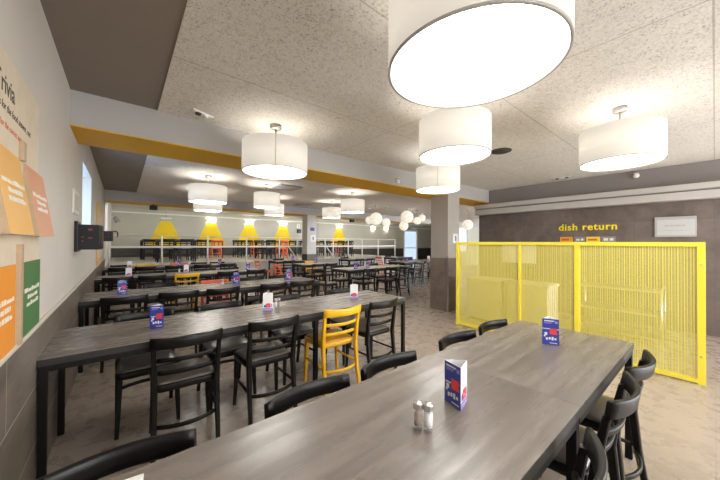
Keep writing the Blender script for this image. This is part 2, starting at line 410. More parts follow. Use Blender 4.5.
# ------------------------------------------------------------------ chairs
def arc(y0, bulge, w, n=13):
    return [(w * (2 * i / (n - 1) - 1), y0 - bulge * (1 - (2 * i / (n - 1) - 1) ** 2)) for i in range(n)]
def bent_slat(y0, bulge, w, z0, z1, t, lean=0.0, dip=0.0, n=13):
    mb = MB(); path = []; secs = []
    pts = arc(y0, bulge, w, n)
    for i, (x, y) in enumerate(pts):
        a = pts[min(i + 1, n - 1)]; b = pts[max(i - 1, 0)]
        d = Vector((a[0] - b[0], a[1] - b[1], 0)).normalized(); nn = Vector((d.y, -d.x, 0))
        u = 2 * i / (n - 1) - 1
        h0 = Vector((0, 0, z0)); h1 = Vector((0, 0, z1 + dip * (u * u - 1)))
        ll = Vector((0, -lean * (z1 - z0), 0)); e = min(.006, (z1 - z0) / 4)
        secs.append([h0 + nn * (t / 2 - .003), h0 + Vector((0, 0, e)) + nn * t / 2, h1 - Vector((0, 0, e)) + nn * t / 2 + ll, h1 + nn * (t / 2 - .004) + ll,
                     h1 - nn * (t / 2 - .004) + ll, h1 - Vector((0, 0, e)) - nn * t / 2 + ll, h0 + Vector((0, 0, e)) - nn * t / 2, h0 - nn * (t / 2 - .003)])
        path.append((x, y, 0))
    mb.sweep(path, secs, None, True); return mb
def sq_leg(path, sizes):
    mb = MB(); secs = []
    for (sx, sy) in sizes:
        a, b = sx / 2, sy / 2; c = min(a, b) * .35
        secs.append([Vector(p) for p in ((-a + c, -b, 0), (a - c, -b, 0), (a, -b + c, 0), (a, b - c, 0), (a - c, b, 0), (-a + c, b, 0), (-a, b - c, 0), (-a, -b + c, 0))])
    mb.sweep(path, secs, None, False); return mb
def seat_outline(grow=0.0, n=8):
    # trapezoid with rounded corners: front wider (y+)
    cs = [(-.185 - grow, -.185 - grow), (.185 + grow, -.185 - grow), (.205 + grow, .17 + grow), (-.205 - grow, .17 + grow)]; r = [.05, .05, .06, .06]; out = []
    for i, c in enumerate(cs):
        p = Vector(cs[i - 1]); q = Vector(c); nx = Vector(cs[(i + 1) % 4])
        a = q + (p - q).normalized() * r[i]; b = q + (nx - q).normalized() * r[i]
        for j in range(n + 1):
            t = j / n; out.append((1 - t) ** 2 * a + 2 * t * (1 - t) * q + t * t * b)
    return out
def slab(outlines):
    mb = MB(); rings = [[mb.bm.verts.new((p.x, p.y, z)) for p in ol] for ol, z in outlines]; k = len(rings[0])
    for a, b in zip(rings, rings[1:]):
        for j in range(k):
            f = mb.bm.faces.new((a[j], a[(j + 1) % k], b[(j + 1) % k], b[j])); f.smooth = True
    mb.bm.faces.new(rings[0]); f = mb.bm.faces.new(rings[-1]); f.smooth = True
    return mb
def make_chair(name, mw, mp):
    r = empty(name, (0, 0, 0))
    slab([(seat_outline(-.01), .405), (seat_outline(0), .412), (seat_outline(0), .448), (seat_outline(-.008), .454)]).obj('seat', mw, r)
    slab([(seat_outline(-.012), .452), (seat_outline(-.012), .462), (seat_outline(-.03), .472), (seat_outline(-.08), .478)]).obj('seat_pad', mp, r)
    for s in (-1, 1):
        sq_leg([(s * .186, -.262, 0), (s * .184, -.225, .22), (s * .182, -.203, .43), (s * .186, -.222, .60), (s * .19, -.246, .73)],
               [(.026, .03), (.032, .036), (.036, .042), (.030, .034), (.026, .026)]).obj('rear_leg', mw, r)
        sq_leg([(s * .188, .147, 0), (s * .18, .137, .2), (s * .176, .133, .412)], [(.024, .024), (.032, .032), (.04, .04)]).obj('front_leg', mw, r)
        MB().tube([(s * .183, -.215, .235), (s * .181, .125, .235)], .0105, k=8).obj('stretcher', mw, r)
    bent_slat(-.213, .052, .168, .195, .221, .016).obj('stretcher', mw, r)
    bent_slat(-.20, .03, .165, .53, .56, .016, .12).obj('slat', mw, r)
    bent_slat(-.219, .045, .172, .62, .65, .016, .15).obj('slat', mw, r)
    bent_slat(-.246, .060, .205, .718, .792, .021, .12, .006).obj('top_rail', mw, r)
    return r
proto_chair = {'black': make_chair('dining_chair', M['chblack'], M['pad']), 'yellow': make_chair('dining_chair', M['chyellow'], M['padyellow']), 'red': make_chair('dining_chair', M['chred'], M['padred'])}
used = set()
def chair(x, y, rz, color, label, group, z=0):
    p = proto_chair[color]
    if color in used: p = copy_tree(p)
    used.add(color)
    p.scale = (1, 1, .968 if 'far side of the front table' in label else 1.005); p.location = (x, y, z); p.rotation_euler = (0, 0, rz)
    return tag(p, label, 'chair', group)
R = math.radians
def seq(i, n): return ORD[i]
def row(xs, yback, side, where, cols=None, group=None, jit=4):
    """side -1: on the near side of a table, facing +Y, rail bulge at yback"""
    for i, x in enumerate(xs):
        col = (cols or {}).get(i, 'black')
        rz = (0 if side < 0 else PI) + R(random.uniform(-jit, jit))
        yy = yback + (.30 if side < 0 else -.30) + random.uniform(-.005, .005)
        cn = {'black': 'black', 'yellow': 'bright yellow', 'red': 'orange red'}[col]
        chair(x, yy, rz, col, '%s ladder-back chair, %s from the grey wall, %s' % (cn, seq(i, len(xs)), where), group)
FRONT = 'far side of the front table'
row([-.01, .65, 1.14, 1.79, 2.29], 1.165, 1, FRONT, None, 'chairs around the front table', 2)
chair(2.14, .52, R(-3), 'black', 'black ladder-back chair nearest the yellow screen, on the near side of the front table', 'chairs around the front table')
chair(1.65, .52, R(2), 'black', 'black ladder-back chair second from the yellow screen, on the near side of the front table', 'chairs around the front table')
chair(.98, .508, R(3), 'black', 'black ladder-back chair third from the yellow screen, near side of the front table', 'chairs around the front table')
G2 = 'chairs around the second row of tables'; G3 = 'chairs around the third row of tables'; G4 = 'chairs around the fourth row of tables'; G5 = 'chairs around the last row of tables'
row([.36, .95, 1.625, 2.15], 2.175, -1, 'near side of the second row', {2: 'yellow'}, G2, 3)
row([.17, .77, 1.43, 2.17], 3.14, 1, 'far side of the second row', None, G2, 3)
row([.04, .56, 1.05, 1.75, 2.24], 4.10, -1, 'near side of the third row', None, G3, 4)
row([.45, 1.15, 1.75, 2.25], 5.11, 1, 'far side of the third row', {1: 'red'}, G3, 3)
row([-.04, .43, .975, 1.71, 2.31], 6.39, -1, 'near side of the fourth row', {2: 'yellow'}, G4, 2)
row([.0, .47, .95, 1.5, 2.0], 7.37, 1, 'far side of the fourth row', None, G4, 3)
row([-.04, .44, 1.05, 1.70, 2.32], 8.68, -1, 'near side of the last row', None, G5, 3)
row([.0, .49, 1.25, 1.75, 2.25], 9.67, 1, 'far side of the last row', {1: 'yellow', 2: 'red'}, G5, 3)

# free-standing tables across the aisle
sm = make_table(1.15, .72, 'square_table', (), 'glaretop'); lg_t = make_table(2.15, .72, 'long_table', (), 'glaretop')
spots = [  # proto, x, y, label
    ('L', 4.10, 5.42, 'pale-topped table across the aisle with two blue cards, facing the second row'),
    ('S', 4.05, 7.45, 'pale table with a yellow chair behind it, behind the pale-topped table'),
    ('L', 7.20, 6.45, 'long pale table under the paper globe lamps, in front of the big column'),
    ('S', 4.00, 9.25, 'pale table close under the platform railing, by the orange chair'),
    ('S', 6.70, 8.80, 'pale table near the platform railing, beyond the pale column'),
    ('S', 9.20, 8.80, 'pale table in front of the daylit far door, near the platform end'),
]
nu = {'L': 0, 'S': 0}
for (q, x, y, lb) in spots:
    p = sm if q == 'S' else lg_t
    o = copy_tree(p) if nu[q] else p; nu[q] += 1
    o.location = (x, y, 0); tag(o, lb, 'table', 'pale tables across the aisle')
GA = 'chairs around the tables across the aisle'
def ac(x, y, deg, col, lb): chair(x, y, R(deg), col, lb, GA)
ac(4.55, 5.43, 2, 'black', 'black chair with its back to us at the pale-topped table, next to the aisle')
ac(5.30, 5.42, -4, 'black', 'black chair with its back to us at the middle of the pale-topped table')
ac(5.78, 5.44, 3, 'black', 'black chair with its back to us at the column end of the pale-topped table')
ac(4.45, 6.13, 180, 'black', 'black chair facing us behind the pale-topped table, next to the aisle')
ac(5.05, 6.15, 184, 'black', 'black chair facing us behind the middle of the pale-topped table')
ac(5.72, 6.13, 178, 'black', 'black chair facing us behind the column end of the pale-topped table')
ac(3.72, 5.75, -80, 'black', 'black chair at the aisle end of the pale-topped table, turned sideways')
ac(4.33, 7.40, 1, 'black', 'black chair with its back to us in front of the yellow chair')
ac(4.80, 7.42, -1, 'black', 'black chair with its back to us, beside the yellow chair behind the pale-topped table')
ac(4.82, 8.20, 180, 'yellow', 'yellow chair facing us at the table behind the pale-topped table')
ac(4.35, 8.20, 179, 'black', 'black chair facing us next to the yellow chair behind the pale-topped table')
ac(3.62, 7.82, -86, 'red', 'orange red chair turned sideways at the table behind the pale-topped table')
ac(7.52, 6.40, 1, 'black', 'black chair with its back to us under the paper globes, first from the railing')
ac(8.05, 6.42, -3, 'black', 'black chair with its back to us under the paper globes, second from the railing')
ac(8.75, 6.40, 2, 'black', 'black chair with its back to us under the paper globes, last beside the big column')
ac(7.65, 7.20, 180, 'black', 'black chair facing us behind the table under the paper globes')
ac(8.50, 7.20, 183, 'black', 'black chair facing us behind the column end of the table under the paper globes')
ac(9.65, 6.85, 95, 'black', 'black chair at the free end of the table under the paper globes')
ac(6.98, 8.76, 0, 'black', 'black chair with its back to us near the railing, beyond the pale column')
ac(7.52, 8.76, 0, 'black', 'second black chair with its back to us near the railing, beyond the pale column')
ac(7.2, 9.55, 180, 'black', 'black chair facing us between its table and the railing, beyond the pale column')
ac(8.80, 9.16, -90, 'red', 'orange chair turned sideways near the platform end and the daylit door')
ac(9.75, 8.76, 0, 'black', 'black chair with its back to us in front of the daylit door')
ac(9.75, 9.55, 180, 'black', 'black chair facing us in front of the daylit door')
ac(4.3, 9.2, 0, 'black', 'black chair with its back to us close to the platform, left of the pale column')
ac(4.5, 10.0, 180, 'black', 'black chair facing us close under the platform railing, left of the pale column')
ac(3.70, 9.55, -90, 'red', 'orange chair turned sideways close under the platform, left of the pale column')

# platform furniture
GP = 'chairs on the raised platform'
pt = None; k = 0
for i in range(6):
    x = .55 + 1.75 * i
    if i % 2 == 0:
     o = copy_tree(sm); o.location = (x + .35, 11.7, ZP); tag(o, 'pale table in the front row of the raised platform, %s from the grey wall' % ORD[i // 2], 'table', 'tables on the raised platform')
    for j, (dx, dy, rz) in enumerate(((.28, -.05, 0), (.82, -.04, 1), (.28, .77, 180), (.82, .77, 179)) if i % 2 == 0 else ()):
        col = 'red' if (i, j) in ((2, 1), (4, 3)) else 'black'
        chair(x + .35 + dx, 11.7 + dy, R(rz), col, '%s chair at the %s front platform table, %s' % ('orange' if col == 'red' else 'black', ORD[i // 2], ['near side, wall end', 'near side, door end', 'far side, wall end', 'far side, door end'][j]), GP, ZP)
    o = copy_tree(sm); o.location = (x, 13.7, ZP); o.rotation_euler = (0, 0, 0)
    tag(o, 'pale table in the rear row of the raised platform, %s from the grey wall' % ORD[i], 'table', 'tables on the raised platform')
    for j, (dx, dy, rz) in enumerate(((.28, -.05, 0), (.82, -.04, 1), (.28, .77, 180), (.82, .77, 179))):
        col = 'red' if (i, j) in ((1, 1), (2, 1)) else ('red' if (i, j) == (3, 0) else 'black')
        chair(x + dx, 13.7 + dy, R(rz), col, '%s chair at the %s rear platform table, %s' % ('orange' if col == 'red' else 'black', ORD[i], ['near side, wall end', 'near side, door end', 'far side, wall end', 'far side, door end'][j]), GP, ZP)

# ------------------------------------------------------------------ pendant lamps
def make_pendant(seam=False):
    r = empty('drum_pendant', (0, 0, 0)); RR = .34; H = .32; zb = 2.17
    MB().lathe([(RR, zb), (RR, zb + H), (RR - .006, zb + H), (RR - .006, zb)], 72, close=True).obj('shade', M['shade'], r)
    MB().lathe([(RR + .001, zb - .002), (RR + .001, zb + .005), (RR - .010, zb + .005), (RR - .010, zb - .002)], 72, close=True).obj('lower_hem', M['hem'], r)
    df = MB(); df.lathe([(0, zb + .012), (RR - .013, zb + .012)], 72, M['diff']); df.lathe([(RR - .013, zb + .0125), (RR - .013, zb + .018), (0, zb + .018)], 72, M['white']); df.obj('diffuser', None, r)
    MB().tube([(0, 0, zb + .018), (0, 0, ZC - .03)], .007).obj('rod', M['nickel'], r)
    MB().lathe([(0, ZC - .045), (.055, ZC - .045), (.06, ZC - .04), (.06, ZC), (0, ZC)], 24).obj('ceiling_rose', M['nickel'], r)
    if seam:
        MB().box((-.003, -RR - .003, zb), (.003, -RR + .001, zb + H)).obj('seam', M['seam'], r)
    l = bpy.data.lights.new('bulb', 'POINT'); l.energy = 3.6; l.color = (1, .95, .88); l.shadow_soft_size = .05
    lo = bpy.data.objects.new('bulb', l); C.objects.link(lo); lo.parent = r; lo.location = (0, .05, zb + .13)
    return r
penA = make_pendant(); penB = make_pendant(True); useA = useB = False
PEN = [ # x, y, scale of radius, seam
    (1.19, .68, 1.08, 0, 'huge white drum lamp directly above the front table'),
    (1.315, 3.10, 1.03, 1, 'white drum lamp with a gold seam, in front of the beam above the second row'),
    (3.66, .57, .92, 0, 'white drum lamp above the yellow screen, out to the side of the others'),
    (2.28, 1.47, .9, 0, 'white drum lamp hanging just behind the huge one'),
    (3.57, 2.57, .92, 1, 'small-looking drum lamp in front of the grey column, gold seam showing'),
    (1.30, 6.30, 1.0, 0, 'white drum lamp behind the beam above the fourth row, nearer the grey wall'),
    (1.65, 8.00, .95, 0, 'white drum lamp above the last row, half hidden by a nearer drum lamp'),
    (2.50, 6.35, .82, 0, 'white drum lamp behind the beam at the aisle end of the fourth row'),
    (3.37, 8.00, .8, 0, 'white drum lamp near the platform, peeking out below a nearer one'),
    (4.58, 5.90, .9, 0, 'white drum lamp above the pale-topped table across the aisle'),
    (5.10, 7.65, .85, 0, 'smaller-looking drum lamp in front of the pale column by the platform'),
]
for (x, y, sc, sm_, lb) in PEN:
    if sm_: p = copy_tree(penB) if useB else penB; useB = True
    else: p = copy_tree(penA) if useA else penA; useA = True
    p.location = (x, y, 0); p.scale = (sc, sc, 1); tag(p, lb, 'lamp', 'white drum pendant lamps')
    if sm_: p.rotation_euler = (0, 0, math.atan2(x, -y) + PI + PI)
for p in [o for o in C.objects if o.name.startswith('drum_pendant') and len(kids(o)) > 6]:
    p.rotation_euler = (0, 0, math.atan2(p.location.y, p.location.x) - PI / 2)
bright = bpy.data.lights['bulb'].copy(); bright.energy = 7
for p in [o for o in C.objects if o.name.startswith('drum_pendant') and o.location.y > 5]:
    for b in kids(p):
        if b.type == 'LIGHT': b.data = bright
# the hall goes on beyond the dish-return wall: unseen drum lamps added there to light the far part
for i, (x, y) in enumerate(((9.6, 2.6), (12.6, 4.6), (13.0, 1.4), (10.2, .1))):
    p = copy_tree(penA); p.location = (x, y, 0); p.scale = (1, 1, 1)
    tag(p, 'added white drum lamp in the part of the hall hidden behind the dish return wall', 'lamp', 'added drum lamps beyond the dish return wall')
# globe lamps
def globe(x, y, z, r, lb):
    e = empty('globe_lamp', (x, y, 0), 0, lb, 'lamp', 'paper globe lamps')
    b = MB(); prof = [(r * math.sin(PI * i / 16), z - r * math.cos(PI * i / 16)) for i in range(17)]; prof[0] = (0, z - r); prof[-1] = (0, z + r)
    b.lathe(prof, 28).obj('globe', M['globe'], e)
    MB().tube([(0, 0, z + r - .005), (0, 0, ZC - .02)], .006).obj('cord', M['nickel'], e)
    MB().lathe([(0, ZC - .03), (.05, ZC - .03), (.05, ZC), (0, ZC)], 20).obj('ceiling_rose', M['nickel'], e)
for a in ((6.86, 7.5, 2.24, .22, 'round paper globe lamp beyond the drum lamps, larger of the railing-side cluster'), (7.36, 7.5, 2.13, .15, 'round paper globe lamp, small and low in the railing-side cluster'), (7.15, 8.2, 2.24, .14, 'round paper globe lamp peeking out behind the railing-side cluster'),
          (8.47, 7.5, 2.40, .24, 'round paper globe lamp, largest of the cluster by the daylit door'), (9.07, 7.5, 2.28, .15, 'small bright paper globe lamp in the cluster by the daylit door'), (8.95, 8.1, 2.10, .19, 'low paper globe lamp in the cluster by the daylit door'), (10.0, 8.0, 2.48, .15, 'paper globe lamp close to the big column, high in its cluster')):
    globe(*a)
globe(10.4, 6.1, 2.12, .2, 'paper globe lamp seen between the big column and the dish return wall')

# ------------------------------------------------------------------ yellow screen
sc = empty('perforated_screen', (4.5, 0, 0), 0, 'yellow perforated metal screen standing between the front table and the dish return', 'screen')
Y0, Y1, ZT = .06, 2.84, 1.425
edges = [(Y0, .055), (1.09, .05), (1.79, .028), (Y1 - .045, .045)]
for y, w in edges: MB().box((-.025, y, 0), (.025, y + w, ZT), bev=.002).obj('post', M['scframe'], sc)
MB().box((-.026, Y0 + .055, ZT - .045), (.026, Y1 - .045, ZT - .001)).obj('top_rail', M['scframe'], sc)
MB().box((-.026, Y0 + .055, .012), (.026, Y1 - .045, .05)).obj('bottom_rail', M['scframe'], sc)
for a, b in ((Y0 + .055, 1.09), (1.14, 1.79), (1.818, Y1 - .045)):
    MB().box((-.002, a, .05), (.0, b, ZT - .045)).obj('perforated_panel', M['screen'], sc)
for z in (.28, 1.2):
    MB().lathe([(0, 0), (.008, 0), (.008, .006), (0, .006)], 12).obj('bolt', M['nickel'], sc).matrix_local = Matrix.Translation((-.026, Y0 + .028, z)) @ Matrix.Rotation(-PI / 2, 4, 'Y')

# things behind the screen
def make_bin(lb, loc):
    e = empty('waste_bin', loc, 0, lb, 'bin', 'waste bins behind the yellow screen')
    b = MB(); b.box((0, 0, .04), (.5, .62, .70), bev=.02); b.obj('body', M['bin'], e)
    MB().box((-.015, -.015, .70), (.515, .635, .755), bev=.015).obj('lid', M['bin'], e)
    MB().box((-.006, .08, .07), (.001, .30, .66)).obj('door', M['bin'], e); MB().box((-.006, .32, .07), (.001, .54, .66)).obj('door', M['bin'], e)
    MB().box((.03, .03, 0), (.47, .59, .04)).obj('plinth', M['bindark'], e)
make_bin('cream waste bin behind the yellow screen, beside the grey column', (5.02, 2.34, 0))
make_bin('cream waste bin behind the yellow screen, second from the grey column', (5.02, 1.62, 0))
tr = empty('tray_rack', (5.75, .47, 0), 0, 'low steel tray rack behind the yellow screen, under the dish return sign', 'rack')
for x in (0, .42):
    for y in (0, .95): MB().tube([(x, y, 0), (x, y, .78)], .016, k=10).obj('post', M['chrome'], tr)
for z in (.06, .39, .72): MB().box((-.01, -.01, z), (.43, .96, z + .03), bev=.004).obj('shelf', M['chrome'], tr)

# signs on the dish-return wall
XS = XR - .012
FX = lambda y, z, o=.001: basis((XS - o, y, z), (0, -1, 0), (0, 0, 1))   # text running towards -Y, facing -X
sg = text('wall_lettering', 'dish return', .185, M['yelink'], FX(2.045, 1.672, .012), None, .006, 1.1, .0035)
tag(sg, 'yellow raised lettering reading dish return on the dark tile wall', 'lettering')
def plaque(name, y0, y1, z0, z1, m, lb, cat, t=.012):
    e = empty(name, (XS, y1, z0), 0, lb, cat)
    MB().box((-t, y0 - y1, 0), (-.001, 0, z1 - z0), bev=.003).obj('plate', m, e); return e
def squiggle(mb, M4, w, n, h, m, seed=0):
    rr = random.Random(seed); x = 0
    while x < w:
        d = min(h * rr.uniform(.9, 3.2), w - x + .001)
        mb.box((x, 0, 0), (x + d, h * rr.choice((.72, .85, 1)), .0012), m, 0, M4); x += d + h * .55
SR = [(2.02, 1.80, M['signorange'], M['redink'], 'small orange sign with red writing under the dish return lettering'), (1.775, 1.60, M['signgray'], M['whiteink'], 'small grey sign with white writing right of the orange one, under the lettering'),
      (1.585, 1.37, M['signyellow'], M['redink'], 'small yellow sign with a red mark under the word return'), (1.35, 1.15, M['signgray'], M['whiteink'], 'small grey sign with white writing at the far right of the sign row')]
for i, (a, b, m, ink, lb) in enumerate(SR):
    e = plaque('wall_sign', b, a, 1.41, 1.54, m, lb, 'sign')
    q = MB(); squiggle(q, basis((-.0125, -.03, .055), (0, -1, 0), (0, 0, 1)), a - b - .06, 1, .045, ink, i)
    q.obj('writing', ink, e)
e = plaque('framed_sign', .18, .645, 1.525, 1.855, M['board'], 'silver framed pale board on the dark wall above the screen end', 'board', .03)
MB().box((-.0315, -.45, .03), (-.0302, -.03, .28)).obj('face', M['boardface'], e)
q = MB(); squiggle(q, basis((-.0318, -.12, .17), (0, -1, 0), (0, 0, 1)), .22, 1, .022, M['board'], 5); squiggle(q, basis((-.0318, -.07, .10), (0, -1, 0), (0, 0, 1)), .34, 1, .01, M['board'], 6); q.obj('writing', M['board'], e)
e = plaque('wall_poster', 2.46, 3.19, .96, 1.40, M['cardwhite'], 'pale poster on the dark wall seen through the yellow screen', 'poster')

# column sign and others
def ysign(name, x0, x1, z0, z1, y, lb, mark=True, m=M['cardwhite']):
    e = empty(name, (x0, y, z0), 0, lb, 'sign')
    MB().box((0, -.012, 0), (x1 - x0, -.001, z1 - z0), bev=.003).obj('plate', m, e)
    if mark:
        w, h = x1 - x0, z1 - z0
        q = MB(); q.box((w * .42, -.0135, h * .22), (w * .6, -.0122, h * .62)); q.box((w * .36, -.0135, h * .62), (w * .6, -.0122, h * .74)); q.obj('symbol', M['ink'], e)
    return e
ysign('column_sign', 5.34, 5.53, 1.40, 1.60, 3.47, 'white square sign with a dark symbol on the grey column above the screen')
ysign('column_sign', 5.57, 5.80, 1.43, 1.68, 9.8, 'white sign with a dark symbol on the pale column before the platform')
q = MB()
squiggle(q, basis((5.56, 9.798, 1.84), (1, 0, 0), (0, 0, 1)), .24, 1, .13, M['bluetext'], 3)
tag(q.obj('column_lettering', M['bluetext']), 'dark blue lettering on the pale column above its white sign', 'lettering')
ysign('wall_sign', 8.42, 8.62, 2.30, 2.52, YW, 'small white sign on the end wall left of the pale column')
e = empty('wall_speaker', (8.42, YW, 1.98), 0, 'dark box on the end wall below the small white sign', 'speaker'); MB().box((0, -.12, 0), (.26, -.001, .24), bev=.01).obj('body', M['blackbox'], e)

# ------------------------------------------------------------------ trivia board on the grey wall
X0 = XW + .002
tb = empty('trivia_board', (XW, 0, 0), 0, 'pale wooden trivia board with coloured flaps on the grey wall', 'board')
BY0, BY1 = .9, 2.42
pl = MB(); pl.box((.001, BY0, .955), (.006, 2.36, 1.43)); pl.box((.001, BY0, 1.43), (.006, 2.315, 2.13)); pl.obj('panel', M['cream'], tb)
WX = lambda y, z, o: basis((o, y, z), (0, 1, 0), (0, 0, 1))  # text running +Y, facing +X
text('title_lettering', 'Trivia', .105, M['ink'], WX(1.858, 1.968, .0062), tb, .0006, 1.0, .001, 'RIGHT')
text('prompt_lettering', 'Guess for the food answer, out', .044, M['ink'], WX(2.13, 1.905, .0062), tb, .0006, 1.0, .0, 'RIGHT')
text('hint_lettering', 'for the correct answer', .037, M['redink'], WX(2.02, 1.838, .0062), tb, .0006, 1.0, .0, 'RIGHT')
def flap(y0, y1, z0, z1, m, kick, name):
    h = z1 - z0; b = MB(); x0 = .0065
    A = [Vector((x0, y0, z0)), Vector((x0 + kick, y0, z0)), Vector((x0 + .006, y0, z1)), Vector((x0, y0, z1))]; B = [p + Vector((0, y1 - y0, 0)) for p in A]
    b.face(A, M['edgewood']); b.face(B[::-1], M['edgewood'])
    for k, mm in ((0, M['cream']), (1, m), (2, M['edgewood']), (3, M['edgewood'])): b.face([A[k], B[k], B[(k + 1) % 4], A[(k + 1) % 4]], mm)
    o = b.obj('flap', None, tb); o['label'] = name
    up = (A[2] - A[1]).normalized(); q = MB()
    for i, (f_, w0, w1) in enumerate(((.58, .08, .92), (.48, .25, .8), (.38, .2, .85))):
        p = A[1] + up * (h * f_) + Vector((.0004, (y1 - y0) * w0, 0))
        squiggle(q, basis(p, (0, 1, 0), up), (y1 - y0) * (w1 - w0), 1, .02, M['whiteink'], i + int(y0 * 10))
    q.obj('writing', M['whiteink'], o)
flap(1.54, 1.905, 1.425, 1.755, M['fl_yellow'], .055, 'amber flap swung out at its lower edge')
flap(2.005, 2.385, 1.425, 1.755, M['fl_pink'], .055, 'salmon flap swung out at its lower edge')
flap(1.50, 1.885, .945, 1.30, M['fl_orange'], .006, 'orange flap lying flat')
flap(2.0, 2.355, .955, 1.30, M['fl_green'], .006, 'green flap lying flat')
for z0, z1, yy in ((.945, 1.385, 1.935), (1.755, 1.84, 1.955)):
    MB().box((.006, yy - .022, z0), (.022, yy + .022, z1), bev=.002).obj('divider', M['edgewood'], tb)

# other things on the grey wall
e = empty('wall_plate', (XW, 3.74, 1.66), 0, 'white flat plate on the grey wall between the board and the window', 'plate')
MB().box((.001, 0, 0), (.014, .42, .23), bev=.004).obj('cover', M['white'], e); MB().box((.014, .05, .04), (.017, .37, .19), bev=.001).obj('inner_panel', M['sill'], e)
def dispenser(y, z0, s, lb, loop):
    e = empty('wall_dispenser', (XW, y, z0), 0, lb, 'dispenser')
    MB().box((.001, -.03, -.02), (.025, .26, .28 * s), bev=.004).obj('bracket', M['blackbox'], e)
    b = MB(); n = 10; pts = [(.025, 0)] + [(.025 + .155 * s + .03 * s * math.sin(PI * i / n), .23 * i / n) for i in range(n + 1)] + [(.025, .23)]
    b.sweep([(0, 0, 0), (0, 0, .012), (0, 0, .238 * s), (0, 0, .25 * s)], [[Vector((x * k0, yy, 0)) for x, yy in pts] for k0 in (.94, 1, 1, .94)], None, False); b.obj('body', M['blackbox'], e)
    q = MB()
    for dy, dz, h in ((-.001, .19, .022), (-.001, .11, .014)): q.box((.10, dy - .003, dz * s), (.13, dy, (dz + h) * s))
    for dz in (.08, .12): q.box((.05, -.003, dz * s), (.065, 0, (dz + .01) * s))
    q.obj('indicator', M['redled'], e)
    if loop: MB().tube([(.19 * s, .1, .23), (.25, .1, .24), (.28, .1, .2), (.28, .1, .12), (.26, .1, .09)], .013).obj('arm', M['blackbox'], e)
dispenser(3.95, 1.315, 1.0, 'black wall box with small red lights on the grey wall below the window', False)
dispenser(8.9, 1.40, .95, 'small black wall box with a bent arm, farther along the grey wall', True)
e = empty('wood_panel', (XW, 7.0, .96), 0, 'amber wooden panel hung on the grey wall beyond the window', 'panel')
MB().box((.001, 0, 0), (.022, 1.7, 1.14), bev=.003).obj('board', M['amber'], e); MB().box((.022, .12, .12), (.026, 1.58, 1.02)).obj('inset', M['cream'], e)
e = empty('wall_spotlight', (XW, 14.2, 2.12), 0, 'white and grey wall spotlight on the grey wall above the platform', 'lamp')
MB().box((.001, -.05, 0), (.03, .05, .3), bev=.01).obj('bracket', M['white'], e); MB().tube([(.03, 0, .2), (.18, 0, .14)], .02).obj('arm', M['white'], e); MB().tube([(.13, 0, .2), (.24, 0, .0)], [.06, .09], k=14).obj('head', M['signgray'], e)

# ------------------------------------------------------------------ painted lamp shapes and sconces on the end wall
def trapezoid(xc, i):
    b = MB(); y0, y1 = YW - .006, YW - .001; top, bot = .22, .72; zt, zb = 2.36, ZP + .505
    f = [Vector((xc - top, y0, zt)), Vector((xc + top, y0, zt)), Vector((xc + bot, y0, zb)), Vector((xc - bot, y0, zb))]
    b.sweep([(0, 0, 0), (0, y1 - y0, 0)], [f, f], None, False)
    return tag(b.obj('painted_lampshade', M['trap']), 'yellow lampshade shape painted on the end wall, %s from the grey wall' % ORD[i], 'wall painting', 'yellow lampshade paintings')
SX = [1.60, 3.56, 5.50, 7.50, 9.50, 11.62]
def sconce(x, z, lb, lit=True):
    e = empty('wall_sconce', (x, YW, z), 0, lb, 'lamp', 'sconces on the end wall')
    MB().box((-.22, -.11, -.03), (.22, -.007, .03), bev=.008).obj('housing', M['white'], e)
    if lit:
        MB().box((-.19, -.10, .031), (.19, -.02, .036)).obj('upper_glass', M['uplight'], e)
        MB().box((-.19, -.10, -.036), (.19, -.02, -.031)).obj('lower_glass', M['uplight'], e)
    else: MB().tube([(0, -.06, .03), (0, -.06, .30)], .008).obj('stem', M['dark'], e)
for i, x in enumerate(SX):
    trapezoid(x, i)
    sconce(x, 2.50, ('unlit white wall sconce' if i == 0 else 'glowing white wall sconce') + ' above the %s yellow lampshade shape' % ORD[i], i > 0)
sconce(14.78, 2.5, 'glowing wall sconce without yellow shape, next to the last painted lampshade'); sconce(16.15, 2.5, 'glowing wall sconce without yellow shape, nearest the daylit door')

# unseen linear lamps added behind the platform beam to brighten the platform
for i in range(8):
    e = empty('added_strip_lamp', (.4 + 2.2 * i, 10.4, 2.70), 0, 'added unseen linear lamp behind the platform beam, %s from the grey wall' % ORD[i], 'lamp', 'added linear lamps behind the platform beam')
    MB().box((0, .001, 0), (1.6, .06, .06), bev=.004).obj('housing', M['white'], e); MB().box((.02, .061, .008), (1.58, .066, .055)).obj('tube', M['striplight'], e)
# ------------------------------------------------------------------ platform railing
rl = empty('platform_railing', (0, YP + .06, ZP), 0, 'white metal railing along the edge of the raised platform', 'railing')
MB().tube([(-.30, 0, .87), (11.05, 0, .87)], .014, k=10).obj('top_rail', M['white'], rl)
MB().box((-.30, -.02, .51), (11.05, .02, .57), bev=.004).obj('middle_rail', M['white'], rl)
for x in (-.27, .93, 2.18, 3.43, 4.66, 6.72, 7.14, 7.96, 8.78, 9.81, 11.0): MB().tube([(x, 0, 0), (x, 0, .865)], .024, k=10).obj('post', M['white'], rl)
for x in (5.0, 6.75): MB().tube([(x, -.03, .54), (x + .42, -.03, .04)], .02, k=8).obj('brace', M['white'], rl)

